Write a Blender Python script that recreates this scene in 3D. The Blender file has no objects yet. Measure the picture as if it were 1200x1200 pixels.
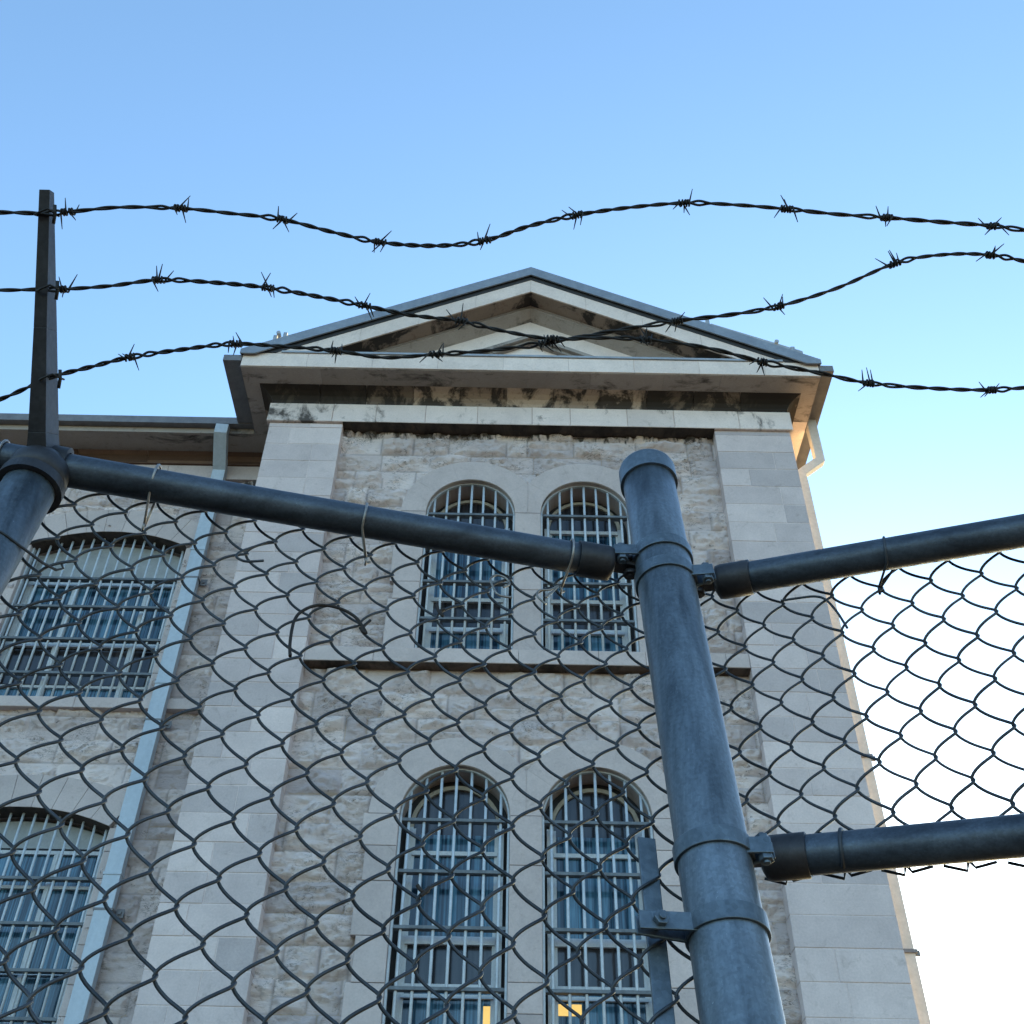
import bpy, math, random
import numpy as np
from mathutils import Vector, Matrix
random.seed(7); RNG = np.random.default_rng(11)
C = bpy.context.scene.collection
# ------------------------------------------------------------------ camera maths (eye at the origin, ground at -1.6)
F = 1288.0; TH = math.radians(41.6); RO = math.radians(1.06); GZ = -1.6
def ray(px, py):
    u0, v0 = px-600, py-600
    u = u0*math.cos(RO)+v0*math.sin(RO); v = -u0*math.sin(RO)+v0*math.cos(RO)
    return Vector((u, F*math.cos(TH)+v*math.sin(TH), F*math.sin(TH)-v*math.cos(TH)))
def onY(px, py, Y): r = ray(px, py); return r*(Y/r.y)
def onA(px, py, A): return ray(px, py)*(A/F)
def onP(px, py, n, off): r = ray(px, py); return r*(off/n.dot(r))
def zY(px, py, Y): return onY(px, py, Y).z

# ------------------------------------------------------------------ noise
def _hash(ix, iz, s):
    h = (ix*374761393 + iz*668265263 + s*974634777) & 0xffffffff
    h = ((h ^ (h >> 13))*1274126177) & 0xffffffff
    return ((h ^ (h >> 16)) & 0xffff)/65535.0
def vnoise(x, z, s=0):
    x = np.asarray(x, float); z = np.asarray(z, float)
    ix = np.floor(x).astype(np.int64); iz = np.floor(z).astype(np.int64)
    fx = x-ix; fz = z-iz; fx = fx*fx*(3-2*fx); fz = fz*fz*(3-2*fz)
    a = _hash(ix, iz, s); b = _hash(ix+1, iz, s); c = _hash(ix, iz+1, s); d = _hash(ix+1, iz+1, s)
    return (a*(1-fx)+b*fx)*(1-fz)+(c*(1-fx)+d*fx)*fz
def fbm(x, z, s=0, o=4):
    t = 0; a = 1; n = 0
    for k in range(o):
        t = t+a*vnoise(x*2**k, z*2**k, s+17*k); n += a; a *= .5
    return t/n

# ------------------------------------------------------------------ mesh helpers
class MB:
    def __init__(s): s.v = []; s.f = []; s.t = []; s.sm = []
    def add(s, vs, fs, tone=.5, smooth=False):
        o = len(s.v); s.v += [tuple(p) for p in vs]; s.t += [tone]*len(vs)
        for f in fs: s.f.append(tuple(i+o for i in f)); s.sm.append(smooth)
    def box(s, x0, x1, y0, y1, z0, z1, tone=.5):
        s.add([(x0,y0,z0),(x1,y0,z0),(x1,y1,z0),(x0,y1,z0),(x0,y0,z1),(x1,y0,z1),(x1,y1,z1),(x0,y1,z1)],
              [(0,3,2,1),(4,5,6,7),(0,1,5,4),(1,2,6,5),(2,3,7,6),(3,0,4,7)], tone)
    def block(s, x0, x1, y0, y1, z0, z1, tone=.5, b=.006):
        # block with its front (-Y) face bevelled, slightly worn edges
        j = lambda: random.uniform(.6, 1.5)*b
        f = [(x0+j(),y0,z0+j()),(x1-j(),y0,z0+j()),(x1-j(),y0,z1-j()),(x0+j(),y0,z1-j())]
        m = [(x0,y0+b,z0),(x1,y0+b,z0),(x1,y0+b,z1),(x0,y0+b,z1)]
        k = [(x0,y1,z0),(x1,y1,z0),(x1,y1,z1),(x0,y1,z1)]
        fs = [(0,1,2,3),(11,10,9,8)]
        for i in range(4):
            n = (i+1) % 4
            fs += [(i, i+4, n+4, n), (i+4, i+8, n+8, n+4)]
        s.add(f+m+k, fs, tone)
    def prism(s, pts, y0, y1, tone=.5):
        # polygon in xz (counter-clockwise seen from -Y), extruded y0..y1
        n = len(pts); v = [(p[0], y0, p[1]) for p in pts]+[(p[0], y1, p[1]) for p in pts]
        fs = [tuple(range(n)), tuple(range(2*n-1, n-1, -1))]+[(i, i+n, (i+1) % n+n, (i+1) % n) for i in range(n)]
        s.add(v, fs, tone)
    def hexa(s, q0, q1, tone=.5):
        # two quads (lists of 4 points) joined
        s.add(list(q0)+list(q1), [(0,1,2,3),(7,6,5,4)]+[(i, i+4, (i+1) % 4+4, (i+1) % 4) for i in range(4)], tone)
    def tube(s, path, r, n=8, cap=True, tone=.5, rf=None):
        P = [Vector(p) for p in path]; m = len(P); vs = []
        t0 = (P[1]-P[0]).normalized(); up = Vector((0,0,1)) if abs(t0.z) < .9 else Vector((0,1,0))
        a = t0.cross(up).normalized()
        for i in range(m):
            t = (P[min(i+1, m-1)]-P[max(i-1, 0)]).normalized()
            a = (a-t*a.dot(t)).normalized(); b = t.cross(a)
            rr = r if rf is None else r*rf[i]
            for k in range(n):
                an = 2*math.pi*k/n; vs.append(P[i]+a*(rr*math.cos(an))+b*(rr*math.sin(an)))
        fs = [(i*n+k, i*n+(k+1) % n, (i+1)*n+(k+1) % n, (i+1)*n+k) for i in range(m-1) for k in range(n)]
        s.add(vs, fs, tone, True)
        if cap:
            s.f += [tuple(len(s.v)-m*n+k for k in range(n-1, -1, -1)), tuple(len(s.v)-n+k for k in range(n))]; s.sm += [False, False]
    def bbox_tube(s, path, w, d, tone=.5):
        # rectangular pipe following a path (w across X, d along the other normal)
        P = [Vector(p) for p in path]; vs = []
        for i, p in enumerate(P):
            t = (P[min(i+1, len(P)-1)]-P[max(i-1, 0)]).normalized()
            if i not in (0, len(P)-1):
                t = ((P[i]-P[i-1]).normalized()+(P[i+1]-P[i]).normalized()).normalized()
            nx = Vector((1,0,0)); nx = (nx-t*nx.dot(t)).normalized(); ny = t.cross(nx)
            for a, b in ((-1,-1),(1,-1),(1,1),(-1,1)): vs.append(p+nx*(a*w/2)+ny*(b*d/2))
        fs = [(i*4+k, (i+1)*4+k, (i+1)*4+(k+1) % 4, i*4+(k+1) % 4) for i in range(len(P)-1) for k in range(4)]
        fs += [(0,1,2,3), tuple(len(vs)-4+k for k in (3,2,1,0))]
        s.add(vs, fs, tone)
ORG = {}
def setattrs(me, tone):
    if tone is not None:
        at = me.attributes.new('tone', 'FLOAT', 'POINT'); at.data.foreach_set('value', np.asarray(tone, np.float32))
def link(name, me, m, parent):
    o = bpy.data.objects.new(name, me); C.objects.link(o)
    if parent is not None:
        o.parent = parent; ORG[o.name] = ORG.get(parent.name, Vector((0,0,0)))
    if m is not None: me.materials.append(m)
    return o
def obj(name, mb, m, parent=None, bevel=0, sharp=True):
    org = ORG.get(parent.name, Vector((0,0,0))) if parent is not None else Vector((0,0,0))
    me = bpy.data.meshes.new(name)
    me.from_pydata([(p[0]-org.x, p[1]-org.y, p[2]-org.z) for p in mb.v], [], mb.f)
    me.polygons.foreach_set('use_smooth', mb.sm); setattrs(me, mb.t)
    import bmesh
    bm = bmesh.new(); bm.from_mesh(me); bmesh.ops.recalc_face_normals(bm, faces=bm.faces); bm.to_mesh(me); bm.free()
    me.update()
    o = link(name, me, m, parent)
    if bevel:
        b = o.modifiers.new('bevel', 'BEVEL'); b.width = bevel; b.segments = 2; b.limit_method = 'ANGLE'
    return o
def thing(name, label, cat, loc, group=None):
    o = bpy.data.objects.new(name, None); C.objects.link(o); o.location = loc; o.empty_display_size = .1
    ORG[o.name] = Vector(loc); o['label'] = label; o['category'] = cat
    if group: o['group'] = group
    return o
def gridmesh(name, X, Y, Z, keep, tone, m, parent):
    # X,Y,Z arrays (nz,nx); keep (nz-1,nx-1)
    org = ORG[parent.name]; nz, nx = X.shape
    co = np.stack([X-org.x, Y-org.y, Z-org.z], -1).reshape(-1, 3).astype(np.float32)
    i = np.arange(nz*nx).reshape(nz, nx)
    q = np.stack([i[:-1,:-1], i[:-1,1:], i[1:,1:], i[1:,:-1]], -1)[keep]
    used = np.unique(q); mp = np.zeros(nz*nx, np.int64); mp[used] = np.arange(len(used)); q = mp[q]; co = co[used]
    me = bpy.data.meshes.new(name)
    me.vertices.add(len(co)); me.vertices.foreach_set('co', co.ravel())
    me.loops.add(q.size); me.loops.foreach_set('vertex_index', q.ravel().astype(np.int32))
    me.polygons.add(len(q)); me.polygons.foreach_set('loop_start', np.arange(0, q.size, 4, dtype=np.int32))
    me.update(calc_edges=True); me.validate()
    setattrs(me, tone.reshape(-1)[used])
    return link(name, me, m, parent)

# ------------------------------------------------------------------ materials
def newmat(name):
    m = bpy.data.materials.new(name); m.use_nodes = True; nt = m.node_tree
    bs = nt.nodes['Principled BSDF']; return m, nt, bs
def N(nt, t, **k):
    n = nt.nodes.new(t)
    for a, b in k.items():
        if a.startswith('i_'):
            n.inputs[a[2:].replace('_', ' ')].default_value = b
        else: setattr(n, a, b)
    return n
def ramp(nt, src, stops, mode='LINEAR'):
    r = nt.nodes.new('ShaderNodeValToRGB'); r.color_ramp.interpolation = mode
    e = r.color_ramp.elements
    while len(e) < len(stops): e.new(.5)
    for k, (p, c) in enumerate(stops):
        e[k].position = p; e[k].color = (c[0], c[1], c[2], 1) if not isinstance(c, (int, float)) else (c, c, c, 1)
    nt.links.new(src, r.inputs[0]); return r.outputs[0]
def mix(nt, a, b, f, mode='MIX'):
    n = nt.nodes.new('ShaderNodeMix'); n.data_type = 'RGBA'; n.blend_type = mode
    for k, s in ((6, a), (7, b), (0, f)):
        if hasattr(s, 'is_output'): nt.links.new(s, n.inputs[k])
        else: n.inputs[k].default_value = s if k == 0 else (s[0], s[1], s[2], 1)
    return n.outputs[2]
def noise(nt, vec, scale, detail=6, rough=.6, dist=0):
    n = N(nt, 'ShaderNodeTexNoise'); n.inputs['Scale'].default_value = scale; n.inputs['Detail'].default_value = detail
    n.inputs['Roughness'].default_value = rough; n.inputs['Distortion'].default_value = dist
    if vec is not None: nt.links.new(vec, n.inputs['Vector'])
    return n.outputs['Fac']
def coords(nt, sc=(1,1,1)):
    t = N(nt, 'ShaderNodeTexCoord'); mp = N(nt, 'ShaderNodeMapping'); mp.inputs['Scale'].default_value = sc
    nt.links.new(t.outputs['Object'], mp.inputs['Vector']); return mp.outputs[0]
def bump(nt, bs, h, strength, dist):
    b = N(nt, 'ShaderNodeBump'); b.inputs['Strength'].default_value = strength; b.inputs['Distance'].default_value = dist
    nt.links.new(h, b.inputs['Height']); nt.links.new(b.outputs[0], bs.inputs['Normal'])
def stone(name, c0, c1, c2, dirt=(.16,.13,.10), dirt_amt=.5, stain=None, stain_lo=.5, stain_hi=.62, streak=(1.5,1.5,.35), bstr=.5, fine=40, sides=0):
    m, nt, bs = newmat(name); L = nt.links
    at = N(nt, 'ShaderNodeAttribute', attribute_name='tone')
    col = ramp(nt, at.outputs['Fac'], [(0, c0), (.5, c1), (1, c2)])
    v = coords(nt)
    n1 = noise(nt, v, 2.3, 8, .65); n2 = noise(nt, v, fine, 8, .7)
    col = mix(nt, col, ramp(nt, n1, [(.3, (.86,.85,.84)), (.7, (1.06,1.05,1.03))]), 1.0, 'MULTIPLY')
    col = mix(nt, col, ramp(nt, n2, [(.3, (.84,.84,.84)), (.7, (1.08,1.08,1.08))]), .8, 'MULTIPLY')
    n3 = noise(nt, v, 5.5, 10, .75, .6)
    col = mix(nt, col, dirt, ramp(nt, n3, [(.56, 0), (.74, dirt_amt)]))
    if stain:
        vs = coords(nt, streak); n4 = noise(nt, vs, 1.6, 8, .68, .4)
        if sides:          # the crust is thickest towards both ends of the front
            sp = N(nt, 'ShaderNodeSeparateXYZ'); L.new(coords(nt), sp.inputs[0])
            ab = N(nt, 'ShaderNodeMath', operation='ABSOLUTE'); L.new(sp.outputs[0], ab.inputs[0])
            mr = N(nt, 'ShaderNodeMapRange'); L.new(ab.outputs[0], mr.inputs[0]); mr.inputs[1].default_value = 1.4; mr.inputs[2].default_value = 3.6; mr.inputs[4].default_value = sides
            ad = N(nt, 'ShaderNodeMath', operation='ADD'); L.new(n4, ad.inputs[0]); L.new(mr.outputs[0], ad.inputs[1]); n4 = ad.outputs[0]
        col = mix(nt, col, stain, ramp(nt, n4, [(stain_lo, 0), (stain_hi, .93)]))
    col = mix(nt, col, (1.09,1.02,1.01), 1.0, 'MULTIPLY')
    L.new(col, bs.inputs['Base Color']); bs.inputs['Roughness'].default_value = .88
    n5 = noise(nt, v, 60, 8, .7); bump(nt, bs, n5, bstr, .006)
    return m
M = {}
M['ashlar'] = stone('smooth ashlar limestone', (.42,.385,.385), (.52,.468,.46), (.62,.558,.54), dirt_amt=.45, bstr=.35)
M['trim'] = stone('dressed window limestone', (.39,.352,.343), (.465,.42,.405), (.53,.475,.455), dirt_amt=.45, bstr=.35)
M['band'] = stone('weathered pale band stone', (.54,.485,.455), (.65,.59,.555), (.74,.675,.635), dirt_amt=.5, stain=(.035,.03,.026), stain_lo=.57, stain_hi=.67, streak=(1.3,1,.9), sides=.03)
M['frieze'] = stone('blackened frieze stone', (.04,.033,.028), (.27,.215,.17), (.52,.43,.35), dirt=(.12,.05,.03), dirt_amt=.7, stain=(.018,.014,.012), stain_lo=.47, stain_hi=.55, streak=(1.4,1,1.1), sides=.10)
M['soffit'] = stone('grimy cornice and painted shade stone', (.24,.22,.195), (.34,.31,.28), (.42,.385,.35), dirt=(.06,.05,.04), dirt_amt=.7, stain=(.03,.025,.02), stain_lo=.54, stain_hi=.68, streak=(1,2.2,1))  # cornice dirt; also painted shade under the round window arches
M['cream'] = stone('cream cornice stone', (.58,.52,.465), (.68,.61,.555), (.74,.67,.61), dirt_amt=.35)
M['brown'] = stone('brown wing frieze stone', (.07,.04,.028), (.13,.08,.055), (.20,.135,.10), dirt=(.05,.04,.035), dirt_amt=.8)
M['grime_shade'] = stone('black crust and painted shade stone', (.05,.04,.032), (.07,.055,.045), (.12,.095,.075), dirt=(.16,.10,.06), dirt_amt=.6, stain=(.015,.012,.01), stain_lo=.45, stain_hi=.6, streak=(2,1,1))  # crust below the band; painted shade under the sill and wing arches
# rock faced wall: ochre in the breaks
def rockmat():
    m, nt, bs = newmat('rock-faced limestone'); L = nt.links
    at = N(nt, 'ShaderNodeAttribute', attribute_name='tone')
    col = ramp(nt, at.outputs['Fac'], [(0, (.50,.41,.33)), (.06, (.46,.38,.31)), (.12, (.48,.43,.425)), (.55, (.64,.572,.545)), (1, (.80,.722,.68))])
    v = coords(nt); va = coords(nt, (1,1,2.4))
    n1 = noise(nt, v, 2.0, 8, .65); n2 = noise(nt, va, 9, 10, .72, .8); n3 = noise(nt, va, 3.2, 10, .72, 1.2)
    col = mix(nt, col, ramp(nt, n1, [(.3, (.82,.82,.83)), (.7, (1.08,1.07,1.05))]), 1.0, 'MULTIPLY')
    col = mix(nt, col, (.36,.25,.15), ramp(nt, n3, [(.55, 0), (.70, .55)]))
    col = mix(nt, col, (.12,.09,.07), ramp(nt, n2, [(.60, 0), (.68, .9)]))
    cr = ramp(nt, noise(nt, coords(nt, (1,1,2.8)), 3.6, 8, .62, 1.6), [(.482, 0), (.499, 1), (.502, 1), (.52, 0)])
    mk = ramp(nt, noise(nt, coords(nt), 1.9, 4, .6), [(.50, 0), (.60, .9)])
    col = mix(nt, col, (.10,.075,.055), mix(nt, cr, mk, 1.0, 'MULTIPLY'))
    sp = N(nt, 'ShaderNodeSeparateXYZ'); L.new(coords(nt), sp.inputs[0])       # black drips running off the band course
    mr = N(nt, 'ShaderNodeMapRange'); L.new(sp.outputs[2], mr.inputs[0]); mr.inputs[1].default_value = 13.62; mr.inputs[2].default_value = 14.02; mr.inputs[3].default_value = -.3; mr.inputs[4].default_value = .10
    ad = N(nt, 'ShaderNodeMath', operation='ADD'); L.new(noise(nt, coords(nt, (2.2,1,.6)), 2.0, 8, .7, .6), ad.inputs[0]); L.new(mr.outputs[0], ad.inputs[1])
    col = mix(nt, col, (.03,.025,.02), ramp(nt, ad.outputs[0], [(.54, 0), (.64, .92)]))
    col = mix(nt, col, (1.15,1.075,1.07), 1.0, 'MULTIPLY')
    L.new(col, bs.inputs['Base Color']); bs.inputs['Roughness'].default_value = .9
    n5 = noise(nt, va, 26, 9, .72, .5); bump(nt, bs, n5, 1.0, .035)
    return m
M['rock'] = rockmat()
def metal(name, col, col2, rough=.5, met=.5, sc=8, streak=(1,1,1), rust=None, rlo=.66, rhi=.74, bs_=.15, spec=.5):
    m, nt, bs = newmat(name); L = nt.links
    v = coords(nt, streak); n1 = noise(nt, v, sc, 8, .65, .3)
    c = ramp(nt, n1, [(.32, col), (.68, col2)])
    n2 = noise(nt, coords(nt), sc*6, 6, .7)
    c = mix(nt, c, ramp(nt, n2, [(.3, (.8,.8,.8)), (.7, (1.1,1.1,1.1))]), .7, 'MULTIPLY')
    vo = N(nt, 'ShaderNodeTexVoronoi'); vo.inputs['Scale'].default_value = sc*11; L.new(coords(nt), vo.inputs['Vector'])
    sv = N(nt, 'ShaderNodeSeparateColor'); L.new(vo.outputs['Color'], sv.inputs[0])
    c = mix(nt, c, ramp(nt, sv.outputs[0], [(0, (.86,.86,.86)), (1, (1.12,1.12,1.12))]), 1 if met > .3 else .0, 'MULTIPLY')
    if met > .3:
        c = mix(nt, c, (col2[0]*1.9, col2[1]*1.8, col2[2]*1.7), ramp(nt, noise(nt, coords(nt, (3,3,.6)), sc*2.2, 6, .8, 1.5), [(.64, 0), (.70, .7)]))
    if rust: c = mix(nt, c, rust, ramp(nt, noise(nt, v, sc*1.7, 9, .75, .5), [(rlo, 0), (rhi, .85)]))
    L.new(c, bs.inputs['Base Color']); bs.inputs['Metallic'].default_value = met
    rr = ramp(nt, n2, [(.2, rough-.08), (.8, rough+.12)]); L.new(rr, bs.inputs['Roughness'])
    bump(nt, bs, n2, bs_, .001); return m
M['post'] = metal('galvanised post steel', (.050,.064,.082), (.185,.225,.27), .42, .5, 30, (1,1,.05), rust=(.09,.06,.05), rlo=.68, rhi=.8)
M['rail'] = metal('dull galvanised rail', (.030,.038,.052), (.085,.105,.135), .46, .5, 36, (.35,1,1), rust=(.03,.025,.025), rlo=.64, rhi=.78)
M['cap'] = metal('dark cast fitting', (.020,.019,.022), (.046,.044,.05), .5, .4, 20, rust=(.05,.025,.015), rlo=.62, rhi=.75)
M['band_steel'] = metal('pressed steel band', (.07,.09,.112), (.145,.18,.215), .42, .5, 18)
M['wire'] = metal('galvanised chain link wire', (.025,.029,.036), (.062,.068,.08), .5, .5, 9, rust=(.05,.022,.012), rlo=.66, rhi=.78)
M['tie'] = metal('bare aluminium tie wire', (.22,.20,.19), (.34,.31,.29), .4, .6, 30)
M['rusty'] = metal('rusted black wire', (.018,.013,.011), (.04,.028,.022), .7, .3, 40)
M['barb'] = metal('blackened barbed wire', (.010,.009,.009), (.022,.019,.018), .65, .3, 40)
M['bars'] = metal('blue grey painted window bars', (.40,.44,.48), (.54,.57,.60), .5, .0, 6, rust=(.12,.07,.05), rlo=.68, rhi=.76)
M['xbars'] = metal('grey flat cross bars', (.075,.085,.095), (.15,.17,.19), .55, .0, 8, rust=(.06,.035,.03), rlo=.6, rhi=.72)
M['sash'] = metal('peeling white window paint', (.46,.49,.52), (.62,.63,.64), .55, 0, 9, (1,1,.4), rust=(.20,.15,.12), rlo=.62, rhi=.70)
M['sash_arch'] = metal('tan arched sash wood', (.30,.25,.19), (.42,.36,.28), .6, 0, 9)
M['pipe'] = metal('pale blue grey downpipe', (.38,.43,.48), (.46,.51,.56), .55, .1, 3, (1,1,.2))
M['gutter'] = metal('weathered sheet gutter', (.13,.12,.125), (.19,.18,.18), .5, .2, 5)
M['roof'] = metal('grey standing seam roof', (.19,.21,.245), (.27,.295,.33), .5, .3, 3)
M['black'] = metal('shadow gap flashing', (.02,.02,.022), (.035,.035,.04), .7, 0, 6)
M['flash'] = metal('lead flashing strip', (.27,.29,.32), (.36,.38,.41), .5, .2, 6)
M['pipe_beige'] = metal('beige painted downpipe', (.50,.47,.42), (.58,.54,.49), .6, 0, 3)
M['panel'] = metal('white painted infill board', (.30,.31,.31), (.40,.41,.41), .6, 0, 5, rust=(.25,.18,.12), rlo=.62, rhi=.74)
def glass(name, a, b, stripe=9):
    m, nt, bs = newmat(name); L = nt.links
    v = coords(nt, (1,.3,.025)); n1 = noise(nt, v, stripe, 2, .5, .05); n2 = noise(nt, coords(nt, (1,1,.6)), 1.3, 4, .6)
    c = ramp(nt, n1, [(.36, a), (.47, b), (.56, a), (.66, b)])
    c = mix(nt, c, ramp(nt, n2, [(.35, (.35,.4,.45)), (.6, (1.1,1.1,1.1))]), .9, 'MULTIPLY')
    L.new(c, bs.inputs['Base Color']); bs.inputs['Roughness'].default_value = .12
    bs.inputs['Specular IOR Level'].default_value = .5
    n3 = noise(nt, coords(nt), 3.0, 2); bump(nt, bs, n3, .12, .02); return m
M['glass'] = glass('curtained blue glass', (.010,.030,.055), (.085,.20,.29), 11)
M['glass_dark'] = glass('dark open pane', (.02,.018,.02), (.05,.045,.048), 6)
def lampmat():
    m, nt, bs = newmat('warm lit room lamp'); bs.inputs['Base Color'].default_value = (.6,.4,.12,1)
    bs.inputs['Emission Color'].default_value = (1,.62,.16,1); bs.inputs['Emission Strength'].default_value = .085; return m
M['lamp'] = lampmat()
def groundmat():
    m, nt, bs = newmat('gravelly yard ground'); v = coords(nt)
    c = ramp(nt, noise(nt, v, .6, 8, .7), [(.3, (.028,.028,.026)), (.6, (.055,.05,.044)), (.8, (.02,.032,.014))])
    c = mix(nt, c, ramp(nt, noise(nt, v, 25, 8, .7), [(.3, (.6,.6,.6)), (.7, (1.2,1.2,1.2))]), 1, 'MULTIPLY')
    nt.links.new(c, bs.inputs['Base Color']); bs.inputs['Roughness'].default_value = .95
    bump(nt, bs, noise(nt, v, 40, 6, .7), .6, .02); return m

# ------------------------------------------------------------------ ground
g = MB(); g.add([(-400,-400,GZ),(400,-400,GZ),(400,400,GZ),(-400,400,GZ)], [(0,1,2,3)])
go = obj('ground', g, groundmat()); go['kind'] = 'structure'

# ------------------------------------------------------------------ the stone building
B = thing('stone_building', 'tall grey limestone building with a pediment and barred windows rising behind the fence', 'building', (.25, 12, GZ))
XL0, XL1, XR0, XR1 = -3.82, -2.68, 3.15, 4.33
XC = .25; CH = .36; ZB = 5.14-CH*19      # course height and base course line
ZT = 12.44
def courses(z0, z1, step=CH):
    k = math.floor((z0-ZB)/step); z = ZB+k*step; out = []
    while z < z1-1e-3:
        out.append((max(z, z0), min(z+step, z1))); z += step
    return [c for c in out if c[1]-c[0] > .03]

def rockwall(name, x0, x1, z0, z1, Y, holes, seed, amp=.10, step=.025, parent=B):
    rs = np.random.default_rng(seed)
    xs = np.arange(x0, x1+step*.5, step); zs = np.arange(z0, z1+step*.5, step)
    xs[-1] = x1; zs[-1] = z1
    X, Z = np.meshgrid(xs, zs); H = np.zeros_like(X); T = np.zeros_like(X)
    for (a, b) in courses(z0, z1):
        subs = [(a, b)]
        x = x0-rs.uniform(0, .5)
        while x < x1:
            w = rs.uniform(.42, 1.05); w = w if rs.random() > .2 else rs.uniform(.28, .42)
            xa, xb = x, min(x+w, x1) if x+w > x1-.2 else x+w
            x = xb
            sub = [(a, b)] if rs.random() > .12 or b-a < .3 else [(a, (a+b)/2), ((a+b)/2, b)]
            for (p, q) in sub:
                sl = (X >= xa) & (X < xb+1e-6) & (Z >= p) & (Z < q+1e-6)
                if not sl.any(): continue
                xx = X[sl]; zz = Z[sl]; cx, cz = (max(xa, x0)+xb)/2, (p+q)/2
                hx, hz = max(xb-xa, .05)/2, (q-p)/2
                wob = .018*(fbm(xx*9, zz*9, seed+3, 3)-.5)
                e = np.minimum(np.minimum(xx-xa, xb-xx), np.minimum(zz-p, q-zz))+wob
                h = np.full(xx.shape, amp*rs.uniform(.6, 1.0))
                for k in range(6):    # random spall planes give crisp facets
                    gx = rs.normal()*.10; gz = rs.normal()*.24
                    c = amp*rs.uniform(.45, 1.15)
                    px, pz = cx+rs.uniform(-.6, .6)*hx, cz+rs.uniform(-.6, .6)*hz
                    h = np.minimum(h, c+gx*(xx-px)+gz*(zz-pz))
                r = np.abs(fbm(xx*3.1, zz*7.5, seed+7, 5)-.5)*2
                h = h-.06*np.clip(.35-r, 0, 1)*1.6
                st = fbm(xx*2.0+9, zz*6, seed+31, 4)*6; h = h+.055*((st % 1)-.5)
                h = h+.016*(fbm(xx*16, zz*30, seed+11, 3)-.5)
                h = np.clip(h, .012, None)*np.clip((e-.008)/.035, 0, 1)**.6
                joint = e < .010
                H[sl] = np.where(joint, .004, h)
                t = .14+.86*np.clip(rs.normal(.5, .22), 0, 1)
                T[sl] = np.where(joint, .03, t)
    keep = np.ones((len(zs)-1, len(xs)-1), bool)
    xm = (X[:-1,:-1]+X[1:,1:])/2; zm = (Z[:-1,:-1]+Z[1:,1:])/2
    for (a, b, c, d) in holes: keep &= ~((xm > a) & (xm < b) & (zm > c) & (zm < d))
    return gridmesh(name, X, Y-H, Z, keep, T, M['rock'], parent)

# window positions at the wall face
UC = [(-.61, .655), (1.075, .655)]                 # centres and half widths of the paired round-headed windows
pairs = [dict(z0=8.25, zs=10.72, lo=8.0), dict(z0=2.2, zs=5.94, lo=2.0)]
holes = []
for p in pairs:
    for xc, hw in UC: holes.append((xc-hw-.08, xc+hw+.08, p['z0']-.1, p['zs']+hw+.04))
rockwall('wall', XL1-.05, XR0+.05, -1.6, ZT+.03, 12.22, holes, 5, amp=.14)
WY = 13.55
wing_win = [dict(x0=-7.62, x1=-5.16, z0=8.27, zs=11.10, rise=.27), dict(x0=-7.62, x1=-5.16, z0=3.55, zs=6.36, rise=.25)]
wh = [(w['x0']-.04, w['x1']+.04, w['z0']-.1, w['zs']+.38) for w in wing_win]
wo = rockwall('wing_wall', -10.2, -3.70, -1.6, 12.92, WY, wh, 23, amp=.11)
wb = MB(); wb.box(-18, -10.2, WY-.05, WY+.4, -1.6, 12.92, .4); wb.box(-10.2, -7.9, WY+.12, WY+.5, -1.6, 12.92, .4)
obj('wing_wall', wb, M['ashlar'], B)
core = MB()
core.box(XL0+.06, XR1-.06, 12.95, 30, -1.6, 12.9, .4)         # solid core behind the facade
core.box(-18, XL0, 14.4, 24, -1.6, 12.9, .4)
obj('wall_core', core, M['ashlar'], B)

def ashlar(name, x0, x1, y0, y1, z0, z1, m, splits=None, seed=1, gap=.012):
    rs = random.Random(seed); mb = MB()
    mb.box(x0+.006, x1-.006, y0+.006, y1-.001, z0, z1, .9)          # mortar body
    for k, (a, b) in enumerate(courses(z0, z1)):
        w = x1-x0; n = rs.choice([1, 2, 2]) if w < .6 else rs.choice([1, 2, 2, 2])
        cuts = [x0]+([x0+w*rs.choice([.3, .36, .42, .55, .64, .72])] if n == 2 else [])+[x1]
        for i in range(len(cuts)-1):
            t = min(1, max(0, rs.gauss(.5, .27)))
            off = rs.uniform(-.003, .003)
            mb.block(cuts[i]+(gap/2 if i else 0), cuts[i+1]-(gap/2 if i < len(cuts)-2 else 0), y0+off, y1-.02, a+gap/2, b-gap/2, t, .004)
    return obj(name, mb, m, B)
ashlar('pilaster', XL0, XL1, 12.0, 12.5, -1.6, ZT, M['ashlar'], seed=3)
ashlar('pilaster', XR0, XR1, 12.0, 12.5, -1.6, ZT, M['ashlar'], seed=8)
sw = MB()
for (a, b) in courses(-1.6, 12.9):
    y = 12.5; k = 0
    while y < 30:
        w = random.uniform(.5, 1.1); e = min(30, y+w); t = random.uniform(.3, .7)
        sw.box(XR1-.4, XR1-.004*random.random(), y+.003, e-.003, a+.003, b-.003, t)
        if y < 13.7: sw.box(XL0+.004*random.random(), XL0+.4, y+.003, min(e, 13.6)-.003, a+.003, b-.003, t)
        y = e
obj('side_wall', sw, M['ashlar'], B)

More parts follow.
